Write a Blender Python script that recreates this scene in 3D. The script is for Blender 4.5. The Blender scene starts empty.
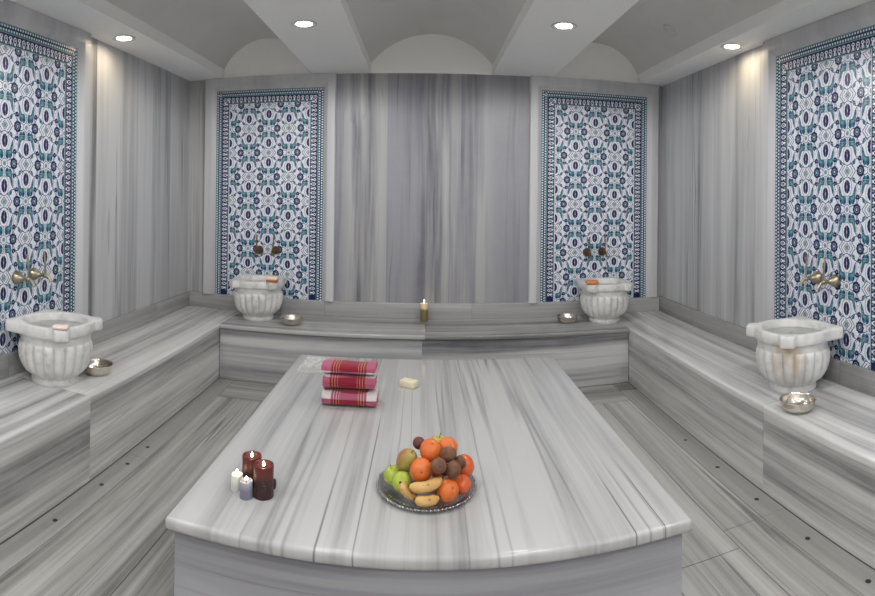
import bpy, bmesh, math, random
from mathutils import Vector, Matrix
PI = math.pi
random.seed(7)
scene = bpy.context.scene
COL = scene.collection

# ------------------------------------------------------------------ room dimensions (metres)
XL, XR, YB, YF = -2.031, 2.059, 4.540, -1.60      # side walls, back wall, wall behind the camera
ZC, ZB, ZS, ZP = 2.406, 0.412, 0.537, 0.392       # beam underside, bench top, upstand top, platform top
XBL, XBR, YBB = -1.512, 1.544, 3.982              # bench fronts
SL, SR, ZS2 = -1.708, 1.819, 2.487                # soffit edges, springing of the vaults
B1L, B1R, B2L, B2R = -0.927, -0.440, 0.549, 1.055 # the two ceiling beams


def srgb(r, g, b):
    f = lambda c: c / 12.92 if c <= 0.04045 else ((c + 0.055) / 1.055) ** 2.4
    return (f(r / 255), f(g / 255), f(b / 255), 1.0)


# ------------------------------------------------------------------ node helpers
class V:
    """a float socket with arithmetic"""
    def __init__(s, nt, sock): s.nt, s.s = nt, sock
    def _m(s, op, *o):
        n = s.nt.nodes.new('ShaderNodeMath'); n.operation = op
        for i, x in enumerate((s,) + o):
            if isinstance(x, V): s.nt.links.new(x.s, n.inputs[i])
            else: n.inputs[i].default_value = x
        return V(s.nt, n.outputs[0])
    def __add__(s, o): return s._m('ADD', o)
    def __sub__(s, o): return s._m('SUBTRACT', o)
    def __mul__(s, o): return s._m('MULTIPLY', o)
    def abs(s): return s._m('ABSOLUTE')
    def floor(s): return s._m('FLOOR')
    def fract(s): return s._m('FRACT')
    def gt(s, o): return s._m('GREATER_THAN', o)
    def lt(s, o): return s._m('LESS_THAN', o)
    def max(s, o): return s._m('MAXIMUM', o)
    def min(s, o): return s._m('MINIMUM', o)
    def step(s, a, b):
        n = s.nt.nodes.new('ShaderNodeMapRange'); n.clamp = True; n.interpolation_type = 'SMOOTHSTEP'
        s.nt.links.new(s.s, n.inputs[0]); n.inputs[1].default_value = a; n.inputs[2].default_value = b
        return V(s.nt, n.outputs[0])


class Mat:
    def __init__(s, name):
        s.m = bpy.data.materials.new(name); s.m.use_nodes = True
        s.nt = s.m.node_tree; s.b = s.nt.nodes['Principled BSDF']
    def pos(s, space='Object'):
        if space == 'World': sock = s.nt.nodes.new('ShaderNodeNewGeometry').outputs['Position']
        else: sock = s.nt.nodes.new('ShaderNodeTexCoord').outputs['Object']
        n = s.nt.nodes.new('ShaderNodeSeparateXYZ'); s.nt.links.new(sock, n.inputs[0])
        return [V(s.nt, n.outputs[i]) for i in range(3)]
    def noise(s, x, y, z, w=None, scale=1.0, detail=2.0, rough=0.5):
        c = s.nt.nodes.new('ShaderNodeCombineXYZ')
        for i, v in enumerate((x, y, z)):
            if isinstance(v, V): s.nt.links.new(v.s, c.inputs[i])
            else: c.inputs[i].default_value = v
        n = s.nt.nodes.new('ShaderNodeTexNoise'); n.noise_dimensions = '4D'
        s.nt.links.new(c.outputs[0], n.inputs['Vector'])
        n.inputs['Scale'].default_value = scale; n.inputs['Detail'].default_value = detail; n.inputs['Roughness'].default_value = rough
        if isinstance(w, V): s.nt.links.new(w.s, n.inputs['W'])
        elif w is not None: n.inputs['W'].default_value = w
        return V(s.nt, n.outputs[0])
    def ramp(s, v, stops):
        n = s.nt.nodes.new('ShaderNodeValToRGB'); s.nt.links.new(v.s, n.inputs[0])
        e = n.color_ramp.elements
        while len(e) < len(stops): e.new(0.5)
        for el, (p, c) in zip(e, stops): el.position = p; el.color = c
        return n.outputs[0]
    def mix(s, f, a, b):
        n = s.nt.nodes.new('ShaderNodeMix'); n.data_type = 'RGBA'
        for i, x in ((0, f), (6, a), (7, b)):
            if isinstance(x, V): s.nt.links.new(x.s, n.inputs[i])
            elif isinstance(x, bpy.types.NodeSocket): s.nt.links.new(x, n.inputs[i])
            else: n.inputs[i].default_value = x
        return n.outputs[2]
    def color(s, c):
        if isinstance(c, bpy.types.NodeSocket): s.nt.links.new(c, s.b.inputs['Base Color'])
        else: s.b.inputs['Base Color'].default_value = c
        return s
    def bump(s, v, strength=0.3, dist=0.01):
        n = s.nt.nodes.new('ShaderNodeBump'); n.inputs['Strength'].default_value = strength; n.inputs['Distance'].default_value = dist
        s.nt.links.new(v.s, n.inputs['Height']); s.nt.links.new(n.outputs[0], s.b.inputs['Normal']); return s
    def set(s, **k):
        names = dict(rough='Roughness', metal='Metallic', spec='Specular IOR Level', coat='Coat Weight', coat_rough='Coat Roughness', trans='Transmission Weight',
                     alpha='Alpha', emit='Emission Strength', ecol='Emission Color', sss='Subsurface Weight', sheen='Sheen Weight', ior='IOR')
        for a, v in k.items(): s.b.inputs[names[a]].default_value = v
        return s


def marble(name, run, light, mid, dark, seed, slab=None, rough=0.2, freq=1.0, veins=0.5, vein_scale=1.0, thr=(0.30, 0.46, 0.60), seam=0.55, wavy=0.010, vw=0.010, space='World', tint=None, w=(0.46, 0.36, 0.18), kz=None):
    """striped marble whose bands run along axis `run` (0 x, 1 y, 2 z)"""
    m = Mat(name); p = m.pos(space)
    sid = None
    if slab == 'piece':
        oi = m.nt.nodes.new('ShaderNodeObjectInfo'); sid = V(m.nt, oi.outputs['Random']) * 40.0 + seed
    elif slab:
        ax, wd, off = slab
        q = (p[ax] + off) * (1.0 / wd)
        sid = q.floor() * 7.31 + seed
    else: sid = seed
    wob = m.noise(p[0], p[1], p[2], 3.3 + seed, scale=1.6, detail=1.0)
    wob = (wob - 0.5) * (wavy * 2)
    k = [1.0, 1.0, 1.0]; k[run] = 0.030
    if kz is not None: k[2] = kz
    c = [(p[i] + wob) * k[i] if i != run else p[i] * k[i] for i in range(3)]
    n1 = m.noise(*c, sid, scale=4.2 * freq, detail=1.5)
    n2 = m.noise(*c, sid, scale=15 * freq, detail=2.0)
    n3 = m.noise(*c, sid, scale=55 * freq, detail=2.0)
    v = n1 * w[0] + n2 * w[1] + n3 * w[2]
    col = m.ramp(v, [(thr[0], dark), (thr[1], mid), (thr[2], light)])
    if tint:
        tn = m.noise(*c, sid, scale=2.1 * freq, detail=1.0).step(0.45, 0.62)
        col = m.mix(tn * 0.6, col, tint)
    # thin dark veins where a band crosses a narrow level
    cv = [c[i] if i != run else p[i] * 0.010 for i in range(3)]
    n4 = m.noise(*cv, sid, scale=9.0 * freq * vein_scale, detail=1.0)
    g = m.noise(*[p[i] * (0.4 if i == run else 2.0) for i in range(3)], 9.1 + seed, scale=1.7, detail=1.0).step(0.46, 0.62)
    vein = (n4 - 0.5).abs().step(vw, 0.0) * g * veins
    n5 = m.noise(*cv, sid, scale=24.0 * freq * vein_scale, detail=0.0)
    g2 = m.noise(*[p[i] * (0.3 if i == run else 1.5) for i in range(3)], 4.7 + seed, scale=2.6, detail=1.0).step(0.44, 0.60)
    vein = vein.max((n5 - 0.5).abs().step(vw * 2.2, 0.0) * g2 * (veins * 0.45))
    dk = tuple(x * 0.45 for x in dark[:3]) + (1,)
    col = m.mix(vein, col, dk)
    cloud = m.noise(p[0], p[1], p[2], seed, scale=9, detail=4.0, rough=0.6)
    col = m.mix((cloud.step(0.35, 0.75)) * 0.10, col, light)
    if slab and slab != 'piece':
        fr = q.fract(); d = fr.min((fr * -1.0) + 1.0) * wd
        col = m.mix(d.step(0.0022, 0.0010) * seam, col, srgb(96, 95, 92))
    m.color(col); m.set(rough=rough, spec=0.45)
    return m.m


def plain(name, col, **k):
    m = Mat(name); p = m.pos()
    n = m.noise(*p, 1.0, scale=k.pop('nscale', 30.0), detail=3.0)
    var = k.pop('var', 0.08)
    m.color(m.mix(n.step(0.3, 0.7), tuple(c * (1 - var) for c in col[:3]) + (1,), tuple(min(1, c * (1 + var)) for c in col[:3]) + (1,)))
    bm_ = k.pop('bump', 0.0)
    if bm_: m.bump(n, bm_, 0.003)
    m.set(**k); return m.m


M = {}
G = lambda v, w=0: srgb(v + w, v, v - w)
M['wall_back'] = marble('marble_back_wall', 2, srgb(171, 171, 171), srgb(141, 141, 144), srgb(92, 93, 101), 3.0, slab=(0, 0.60, 0.30), freq=0.85, veins=0.55, seam=0.15, thr=(0.43, 0.495, 0.555), tint=srgb(117, 117, 129), rough=0.42, w=(.54, .32, .14), wavy=0.02)
M['wall_side'] = marble('marble_side_wall', 2, srgb(186, 187, 189), srgb(161, 162, 164), srgb(101, 102, 104), 21.0, slab=(1, 0.55, 0.25), freq=0.9, veins=0.6, seam=0.3, thr=(0.38, 0.46, 0.58), rough=0.34, w=(.52, .33, .15), wavy=0.015)
M['frame'] = marble('marble_moulding', 2, srgb(197, 197, 199), srgb(181, 181, 184), srgb(153, 153, 158), 5.0, freq=0.5, veins=0.1, rough=0.42)
M['bench_top_side'] = marble('marble_side_bench_top', 1, srgb(206, 206, 205), srgb(177, 177, 177), srgb(114, 114, 114), 41.0, slab='piece', freq=1.0, veins=0.4, thr=(0.37, 0.47, 0.57), rough=0.12)
M['bench_front_side'] = marble('marble_side_bench_front', 1, srgb(210, 210, 207), srgb(172, 172, 171), srgb(128, 128, 128), 57.0, slab='piece', freq=1.3, veins=0.35, thr=(0.39, 0.48, 0.58), rough=0.16)
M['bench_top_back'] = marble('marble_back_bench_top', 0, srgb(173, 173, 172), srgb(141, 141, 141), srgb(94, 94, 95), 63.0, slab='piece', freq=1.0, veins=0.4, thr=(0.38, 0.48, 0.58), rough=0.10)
M['bench_front_back'] = marble('marble_back_bench_front', 0, srgb(191, 191, 192), srgb(156, 156, 158), srgb(102, 102, 106), 77.0, slab='piece', freq=1.0, veins=0.3, thr=(0.39, 0.48, 0.58), rough=0.16)
M['upstand_back'] = marble('marble_upstand_back', 0, srgb(173, 173, 174), srgb(153, 153, 153), srgb(115, 115, 117), 15.0, slab=(0, 1.2, 0.8), freq=1.0, veins=0.15, rough=0.2)
M['upstand_side'] = marble('marble_upstand_side', 1, srgb(169, 169, 169), srgb(147, 147, 147), srgb(113, 113, 114), 17.0, slab=(1, 1.7, 1.2), freq=1.0, veins=0.15, rough=0.2)
M['platform_top'] = marble('marble_platform_top', 1, srgb(186, 186, 186), srgb(167, 167, 167), srgb(112, 112, 113), 94.0, freq=1.05, veins=0.8, vein_scale=0.7, vw=0.017, thr=(0.33, 0.425, 0.525), rough=0.17, wavy=0.008, kz=0.05)
M['platform_base'] = marble('marble_platform_base', 0, srgb(167, 167, 172), srgb(143, 143, 149), srgb(104, 104, 111), 33.0, freq=1.1, veins=0.25, thr=(0.38, 0.48, 0.58), rough=0.22)
M['floor_side'] = marble('marble_floor', 1, srgb(179, 179, 176), srgb(149, 148, 144), srgb(87, 87, 84), 121.0, freq=1.0, veins=0.6, thr=(0.38, 0.48, 0.59), rough=0.2)
M['floor_cross'] = marble('marble_floor_cross', 0, srgb(166, 166, 163), srgb(138, 137, 134), srgb(85, 85, 83), 131.0, freq=1.0, veins=0.5, thr=(0.38, 0.48, 0.59), rough=0.2)
M['gutter'] = marble('marble_gutter_cover', 1, srgb(159, 158, 155), srgb(140, 139, 135), srgb(105, 104, 102), 141.0, freq=0.8, veins=0.2, rough=0.22)
M['grout'] = plain('grout', srgb(104, 102, 97), rough=0.8)

m = Mat('white_basin_marble'); p = m.pos()
a = m.noise(*p, 2.0, scale=7, detail=5, rough=0.6); b = m.noise(*p, 4.0, scale=26, detail=4)
c = m.ramp(a * 0.65 + b * 0.35, [(0.34, srgb(172, 171, 170)), (0.46, srgb(206, 205, 203)), (0.58, srgb(218, 217, 216))])
m.color(c); m.set(rough=0.28, spec=0.4, sss=0.0); M['basin'] = m.m
m = Mat('stained_basin_marble'); p = m.pos()
a = m.noise(*p, 7.0, scale=7, detail=5, rough=0.6); b = m.noise(*p, 4.0, scale=26, detail=4)
c = m.ramp(a * 0.65 + b * 0.35, [(0.34, srgb(172, 171, 170)), (0.46, srgb(206, 205, 203)), (0.58, srgb(218, 217, 216))])
d = (((p[0] - 0.125) * (p[0] - 0.125) + (p[1] + 0.135) * (p[1] + 0.135) + (p[2] - 0.19) * (p[2] - 0.19) * 0.5)).step(0.011, 0.001)
st = m.noise(p[0] * 2.2, p[1] * 2.2, p[2] * 0.7, 2.0, scale=7.0, detail=3).step(0.30, 0.62) * d * 0.75
m.color(m.mix(st, c, srgb(196, 176, 152))); m.set(rough=0.28, spec=0.4); M['basin_stained'] = m.m
m = Mat('water'); p = m.pos()
m.color((0.86, 0.92, 0.91, 1)); m.set(trans=1.0, rough=0.03, ior=1.33); m.bump(m.noise(*p, 1.0, scale=22, detail=2), 0.12, 0.01); M['water'] = m.m

m = Mat('painted_plaster'); p = m.pos('World')
n = m.noise(*p, 1.0, scale=55, detail=4, rough=0.65)
m.color(m.mix(m.noise(*p, 2.0, scale=3, detail=2), srgb(240, 240, 239), srgb(246, 246, 245))); m.bump(n.step(0.48, 0.80), 0.35, 0.010); m.set(rough=0.75, spec=0.3); M['plaster'] = m.m
m = Mat('smooth_white_paint'); p = m.pos('World')
m.color(m.mix(m.noise(*p, 2.0, scale=2, detail=2), srgb(236, 235, 233), srgb(242, 241, 239))); m.set(rough=0.6, spec=0.3); M['paint'] = m.m
M['vault_shade'] = plain('shaded_vault_plaster', srgb(212, 211, 208), rough=0.6, var=0.03, nscale=3)  # vaults darker than the beams: shade above the downlights put into the colour

M['tile_white'] = plain('white_glaze', srgb(222, 225, 234), rough=0.30, spec=0.3, var=0.03)
M['tile_navy'] = plain('navy_glaze', srgb(22, 28, 80), rough=0.30, spec=0.3, var=0.35, nscale=60)
M['tile_blue'] = plain('cobalt_line_glaze', srgb(40, 50, 104), rough=0.30, spec=0.3, var=0.2)
M['tile_teal'] = plain('teal_glaze', srgb(52, 116, 134), rough=0.30, spec=0.3, var=0.22, nscale=40)
M['tile_sage'] = plain('sage_glaze', srgb(122, 152, 154), rough=0.30, spec=0.3, var=0.1)
M['tile_green'] = plain('green_glaze', srgb(46, 112, 114), rough=0.30, spec=0.3, var=0.12)
M['tile_joint'] = plain('tile_joint', srgb(192, 192, 192), rough=0.6)
M['brass'] = plain('aged_brass', srgb(160, 150, 130), metal=1.0, rough=0.34, var=0.15, nscale=60)
M['brass_dark'] = plain('dark_aged_brass', srgb(128, 104, 78), metal=1.0, rough=0.38, var=0.2, nscale=60)
m = Mat('hammered_silver'); p = m.pos()
m.color(m.mix(m.noise(*p, 1.0, scale=50, detail=2), srgb(196, 188, 176), srgb(226, 220, 210))); m.set(metal=1.0, rough=0.22); m.bump(m.noise(*p, 3.0, scale=70, detail=1), 0.35, 0.004); M['silver'] = m.m
m = Mat('engraved_tray_metal'); p = m.pos()
m.color(m.mix(m.noise(*p, 1.0, scale=80, detail=2), srgb(150, 150, 150), srgb(190, 190, 190))); m.set(metal=1.0, rough=0.3); m.bump(m.noise(*p, 3.0, scale=160, detail=2), 0.4, 0.003); M['tray'] = m.m
M['dark_hole'] = plain('dark_hole', srgb(48, 46, 44), rough=0.7)
M['grate'] = plain('dull_steel', srgb(146, 146, 142), metal=0.3, rough=0.5)
M['chrome_ring'] = plain('grey_metal_ring', srgb(170, 166, 160), metal=0.8, rough=0.35)
M['white_plastic'] = plain('white_plastic', srgb(206, 206, 202), rough=0.45, var=0.03)
m = Mat('lit_lamp_glass'); m.color((1, 1, 1, 1)); m.set(emit=14.0, ecol=(1.0, 0.93, 0.82, 1)); M['lamp'] = m.m
m = Mat('candle_flame'); m.color((1, 0.9, 0.7, 1)); m.set(emit=9.0, ecol=(1.0, 0.80, 0.52, 1)); M['flame'] = m.m
M['wick'] = plain('charred_wick', srgb(40, 32, 28), rough=0.9)


def wax(name, top, low, zmid, spread, speck=None, sss=0.15):
    m = Mat(name); p = m.pos()
    n = m.noise(*p, 2.0, scale=45, detail=4)
    f = (p[2] + (n - 0.5) * 0.03).step(zmid - spread, zmid + spread)
    col = m.mix(f, low, top)
    if speck:
        s = m.noise(p[0], p[1], p[2] * 2.5, 5.0, scale=70, detail=3).step(0.60, 0.68) * (p[2].step(0.07, 0.05)) * 0.5
        col = m.mix(s, col, speck)
    m.color(col); m.set(rough=0.42, sss=sss); m.b.inputs['Subsurface Radius'].default_value = (0.02, 0.01, 0.006)
    return m.m


M['wax_red'] = wax('dark_red_wax', srgb(92, 38, 34), srgb(52, 28, 30), 0.066, 0.012, srgb(160, 130, 112), sss=0.03)
M['wax_white'] = wax('white_wax', srgb(232, 228, 214), srgb(206, 204, 198), 0.03, 0.02)
M['wax_lilac'] = wax('lilac_grey_wax', srgb(180, 179, 190), srgb(124, 125, 140), 0.045, 0.02)
M['wax_green'] = wax('olive_wax', srgb(226, 204, 166), srgb(116, 106, 62), 0.098, 0.012)


def fruit_mat(name, a, b, scale=8, bscale=120, bstr=0.15, rough=0.38, c=None, sss=0.0):
    m = Mat(name); p = m.pos()
    n = m.noise(*p, 1.0, scale=scale, detail=3)
    col = m.mix(n.step(0.35, 0.65), a, b)
    if c: col = m.mix((p[0] * -9.0 + n).step(0.35, 0.85), col, c)
    m.color(col); m.bump(m.noise(*p, 3.0, scale=bscale, detail=2), bstr, 0.002); m.set(rough=rough, sss=sss)
    return m.m


M['orange'] = fruit_mat('orange_peel', srgb(204, 98, 38), srgb(216, 114, 52), 10, 260, 0.3, 0.36)
M['persimmon'] = fruit_mat('persimmon_skin', srgb(198, 84, 38), srgb(210, 100, 50), 8, 60, 0.05, 0.25)
M['apple'] = fruit_mat('green_apple_skin', srgb(150, 168, 52), srgb(180, 194, 84), 9, 60, 0.03, 0.22)
M['apple_yellow'] = fruit_mat('yellow_apple_skin', srgb(170, 160, 62), srgb(190, 176, 84), 9, 60, 0.03, 0.28)
M['pear'] = fruit_mat('pear_skin', srgb(156, 146, 74), srgb(172, 164, 90), 14, 100, 0.06, 0.3, c=srgb(176, 112, 78))
M['kiwi'] = fruit_mat('kiwi_skin', srgb(100, 66, 48), srgb(130, 92, 68), 30, 240, 0.5, 0.8)
M['plum'] = fruit_mat('plum_skin', srgb(92, 52, 48), srgb(120, 70, 64), 30, 160, 0.4, 0.6)
m = Mat('banana_skin'); p = m.pos()
n = m.noise(*p, 1.0, scale=26, detail=3)
col = m.mix(n.step(0.3, 0.7), srgb(190, 146, 80), srgb(212, 172, 106))
m.color(m.mix(m.noise(*p, 6.0, scale=85, detail=2).step(0.63, 0.70) * 0.7, col, srgb(120, 82, 44))); m.set(rough=0.45); M['banana'] = m.m
M['stem'] = plain('dark_stem', srgb(70, 58, 36), rough=0.7)
M['calyx'] = plain('dry_calyx', srgb(120, 96, 48), rough=0.8)
M['soap_cream'] = plain('cream_soap', srgb(226, 216, 186), rough=0.5, sss=0.05, var=0.04)
M['soap_pink'] = plain('pale_pink_soap', srgb(226, 206, 196), rough=0.5, var=0.04)
M['soap_orange'] = plain('orange_soap', srgb(196, 120, 66), rough=0.45, var=0.12)
M['soap_red'] = plain('red_brown_sponge', srgb(168, 84, 54), rough=0.7, var=0.12)
m = Mat('sheer_ghost_patch'); p = m.pos()  # see-through white for the pale ghost patch on the platform
m.color(srgb(236, 236, 234)); al = m.noise(*p, 1.0, scale=34, detail=3).step(0.3, 0.75)
av = al * 0.30 + 0.12
m.nt.links.new(av.s, m.b.inputs['Alpha']); m.set(rough=0.6); M['sheer'] = m.m


def towel_mat(name, lo, hi, shift):
    """red checked cloth: pale cross bands near both ends, one pale band round the roll between angles lo and hi"""
    m = Mat(name); p = m.pos()
    x = p[0] + (m.noise(*p, 1.0, scale=12, detail=1) - 0.5) * 0.006
    ax = (x + shift).abs()
    an = p[2]
    lx = ax.step(0.084, 0.087)
    lc = an.gt(lo) * an.lt(hi)
    red = srgb(132, 10, 40); pink = srgb(166, 84, 110); white = srgb(208, 199, 200); gold = srgb(190, 140, 92)
    both = lx * lc; one = lx.max(lc)
    col = m.mix(one, red, pink); col = m.mix(both, col, white)
    stripes = ((ax * 76.0).fract() - 0.5).abs().lt(0.17) * ax.gt(0.045) * ax.lt(0.084)
    col = m.mix(stripes * (lc * -1.0 + 1.0) * 0.6, col, gold)
    col = m.mix(stripes * lc * 0.8, col, white)
    fine = ((ax * 160.0).fract() - 0.5).abs().lt(0.14) * lc * ax.gt(0.042) * ax.lt(0.084)
    col = m.mix(fine * 0.7, col, red)
    m.color(col); m.set(rough=0.9, sheen=0.2)
    w = m.noise(p[0] * 1.0, p[1] * 1.0, p[2] * 1.0, 2.0, scale=500, detail=1)
    m.bump(w, 0.25, 0.002)
    return m.m


# ------------------------------------------------------------------ mesh helpers
def NB(): return bmesh.new()


def box(bm, x0, x1, y0, y1, z0, z1, bevel=0.0, seg=2, mi=0, only=None):
    r = bmesh.ops.create_cube(bm, size=1.0)
    for v in r['verts']:
        v.co = Vector((x0 if v.co.x < 0 else x1, y0 if v.co.y < 0 else y1, z0 if v.co.z < 0 else z1))
    fs = {f for v in r['verts'] for f in v.link_faces}
    for f in fs: f.material_index = mi
    if bevel:
        es = {e for v in r['verts'] for e in v.link_edges}
        if only: es = [e for e in es if only(e)]
        bmesh.ops.bevel(bm, geom=list(es), offset=bevel, segments=seg, profile=0.5, affect='EDGES')


def lathe(bm, prof, n=48, mi=0, mod=None, cap0=True, cap1=True, cx=0, cy=0):
    """revolve (r, z) points; mod(theta, i) scales the radius"""
    rings = []
    for i, (r, z) in enumerate(prof):
        if r < 1e-6: rings.append([bm.verts.new((cx, cy, z))]); continue
        ring = []
        for k in range(n):
            t = 2 * PI * k / n; rr = r * (mod(t, i) if mod else 1)
            ring.append(bm.verts.new((cx + rr * math.cos(t), cy + rr * math.sin(t), z)))
        rings.append(ring)
    for a, b in zip(rings, rings[1:]):
        if len(a) == 1 and len(b) == 1: continue
        for k in range(n):
            k2 = (k + 1) % n
            if len(a) == 1: f = bm.faces.new((a[0], b[k2], b[k]))
            elif len(b) == 1: f = bm.faces.new((a[k], a[k2], b[0]))
            else: f = bm.faces.new((a[k], a[k2], b[k2], b[k]))
            f.material_index = mi
    if cap0 and len(rings[0]) > 1: bm.faces.new(rings[0][::-1]).material_index = mi
    if cap1 and len(rings[-1]) > 1: bm.faces.new(rings[-1]).material_index = mi


def tube(bm, pts, rads, n=14, mi=0, squash=1.0, caps=True):
    pts = [Vector(p) for p in pts]
    if not isinstance(rads, (list, tuple)): rads = [rads] * len(pts)
    prev = None; rings = []
    up = Vector((0, 0, 1))
    for i, p in enumerate(pts):
        d = (pts[min(i + 1, len(pts) - 1)] - pts[max(i - 1, 0)]).normalized()
        if prev is None:
            a = d.cross(up)
            if a.length < 1e-3: a = d.cross(Vector((1, 0, 0)))
            a.normalize()
        else: a = (prev - d * prev.dot(d)).normalized()
        prev = a; b = d.cross(a)
        rings.append([bm.verts.new(p + (a * math.cos(2 * PI * k / n) + b * math.sin(2 * PI * k / n) * squash) * rads[i]) for k in range(n)])
    for r0, r1 in zip(rings, rings[1:]):
        for k in range(n):
            k2 = (k + 1) % n
            bm.faces.new((r0[k], r0[k2], r1[k2], r1[k])).material_index = mi
    if caps:
        bm.faces.new(rings[0][::-1]).material_index = mi; bm.faces.new(rings[-1]).material_index = mi


def sphere(bm, c, rx, ry=None, rz=None, seg=24, rot=None):
    r = bmesh.ops.create_uvsphere(bm, u_segments=seg, v_segments=max(8, seg // 2 + 2), radius=1.0)
    ry = ry or rx; rz = rz or rx
    mt = Matrix.Translation(c) @ (rot.to_4x4() if rot else Matrix.Identity(4)) @ Matrix.Diagonal((rx, ry, rz, 1))
    bmesh.ops.transform(bm, matrix=mt, verts=r['verts'])


def extrude_poly(bm, pts2, f0, f1, mi=0):
    """prism between two mappings of a 2-D outline"""
    a = [bm.verts.new(f0(*p)) for p in pts2]; b = [bm.verts.new(f1(*p)) for p in pts2]
    n = len(a)
    for k in range(n): bm.faces.new((a[k], a[(k + 1) % n], b[(k + 1) % n], b[k])).material_index = mi
    bm.faces.new(a[::-1]).material_index = mi; bm.faces.new(b).material_index = mi


OFF = {}


def obj(name, bm, mats, parent=None, smooth=35, world=True, normals=True):
    """one mesh object; world=True means the shape is given in world coordinates"""
    if normals: bmesh.ops.recalc_face_normals(bm, faces=bm.faces)
    if smooth:
        thr = math.radians(smooth)
        for f in bm.faces: f.smooth = True
        for e in bm.edges:
            if len(e.link_faces) != 2 or e.calc_face_angle(0) > thr: e.smooth = False
    off = OFF.get(parent.name, Vector()) if (parent is not None and world) else Vector()
    if off.length: bmesh.ops.translate(bm, vec=-off, verts=bm.verts)
    me = bpy.data.meshes.new(name); bm.to_mesh(me); bm.free()
    for mt in (mats if isinstance(mats, (list, tuple)) else [mats]): me.materials.append(mt)
    o = bpy.data.objects.new(name, me); COL.objects.link(o)
    if parent is not None: o.parent = parent; OFF[o.name] = off
    return o


def tag(o, label, cat, group=None):
    o['label'] = label; o['category'] = cat
    if group: o['group'] = group
    return o


def thing(name, label, cat, loc=(0, 0, 0), rotz=0.0, group=None):
    o = bpy.data.objects.new(name, None); COL.objects.link(o)
    o.empty_display_size = 0.05; o.location = loc; o.rotation_euler = (0, 0, rotz); OFF[o.name] = Vector(loc)
    return tag(o, label, cat, group)


def single(name, label, cat, bm, mats, loc, group=None, rotz=0.0, smooth=35):
    """a thing that is one mesh given in its own coordinates, or in world ones when rotz is None"""
    if rotz is None: bmesh.ops.translate(bm, vec=-Vector(loc), verts=bm.verts); rotz = 0.0
    o = obj(name, bm, mats, smooth=smooth); o.location = loc; o.rotation_euler = (0, 0, rotz); OFF[o.name] = Vector(loc)
    return tag(o, label, cat, group)


def dup(root, loc, rotz, label, group=None):
    kids = list(root.children); grand = {k.name: list(k.children) for k in kids}
    r = root.copy(); COL.objects.link(r); r.location = loc; r.rotation_euler = (0, 0, rotz); r['label'] = label
    if group: r['group'] = group
    for k in kids:
        c = k.copy(); COL.objects.link(c); c.parent = r
        for g in grand[k.name]:
            d = g.copy(); COL.objects.link(d); d.parent = c
    return r


def struct(name, bm, mats, smooth=35, parent=None):
    o = obj(name, bm, mats, parent, smooth)
    if parent is None: o['kind'] = 'structure'
    return o


# ------------------------------------------------------------------ the room shell
# walls: thick marble slabs
b = NB(); box(b, XL - 0.12, XR + 0.12, YB, YB + 0.12, -0.1, ZC); struct('wall_back', b, M['wall_back'])
b = NB(); box(b, XL - 0.12, XL, YF, YB, -0.1, ZC); struct('wall_left', b, M['wall_side'])
b = NB(); box(b, XR, XR + 0.12, YF, YB, -0.1, ZC); struct('wall_right', b, M['wall_side'])
b = NB(); box(b, XL - 0.12, XR + 0.12, YF - 0.12, YF, -0.1, 2.95); struct('wall_front', b, M['paint'])  # unseen wall, white instead of marble to bounce light into the room

# ceiling: soffits, two beams and three barrel vaults in one profile
def arc(x0, x1, zs, zt, n=28):
    h = zt - zs; w = (x1 - x0) / 2; R = (w * w + h * h) / (2 * h); cx = (x0 + x1) / 2; cz = zt - R
    a = math.asin(w / R)
    return [(cx + R * math.sin(-a + 2 * a * i / n), cz + R * math.cos(-a + 2 * a * i / n)) for i in range(n + 1)]
prof = [(XL - 0.12, ZC), (SL, ZC)] + arc(SL, B1L, ZS2, 2.73) + [(B1L, ZC), (B1R, ZC)] + arc(B1R, B2L, ZS2, 2.725) + \
       [(B2L, ZC), (B2R, ZC)] + arc(B2R, SR, ZS2, 2.73) + [(SR, ZC), (XR + 0.12, ZC), (XR + 0.12, 2.95), (XL - 0.12, 2.95)]
b = NB()
va = [b.verts.new((x, YF, z)) for x, z in prof]; vb = [b.verts.new((x, YB, z)) for x, z in prof]
n = len(prof)
for k in range(n):
    k2 = (k + 1) % n
    f = b.faces.new((va[k], va[k2], vb[k2], vb[k]))
    flat = abs(prof[k][1] - ZC) < 1e-6 and abs(prof[k2][1] - ZC) < 1e-6
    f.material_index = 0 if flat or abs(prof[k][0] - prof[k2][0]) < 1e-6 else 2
for r in (va, vb):
    b.faces.new(r if r is vb else r[::-1]).material_index = 1
box(b, XL - 0.12, XR + 0.12, YB, YB + 0.12, ZC, 2.95, mi=1)
struct('ceiling', b, [M['plaster'], M['paint'], M['vault_shade']], smooth=25)

# floor: sub-floor with the grout colour and bevelled slabs
b = NB(); box(b, XL - 0.12, XR + 0.12, YF - 0.12, YB + 0.12, -0.1, -0.006, mi=0)
GW = 0.125
def slab(x0, x1, y0, y1, mi): box(b, x0 + 0.0008, x1 - 0.0008, y0 + 0.0008, y1 - 0.0008, -0.02, 0.0, 0.0012, 1, mi)
ye = YBB - 0.36
colsL = [(XBL + GW, -1.02), (-1.02, -0.66)]; colsR = [(1.22, XBR - GW), (0.90, 1.22), (0.66, 0.90)]
for (x0, x1), cut in zip(colsL, ([0.3], [0.9])):
    ys = [YF] + cut + [ye]
    for y0, y1 in zip(ys, ys[1:]): slab(x0, x1, y0, y1, 1)
for (x0, x1), cut in zip(colsR, ([0.4, 2.03], [0.1, 1.90], [0.6, 1.84])):
    ys = [YF] + cut + [ye]
    for y0, y1 in zip(ys, ys[1:]): slab(x0, x1, y0, y1, 1)
slab(-0.66, 0.66, YF, 0.2, 1); slab(-0.66, 0.66, 0.2, ye, 1)
xs = [XBL + GW, -0.45, 0.55, XBR - GW]
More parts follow.
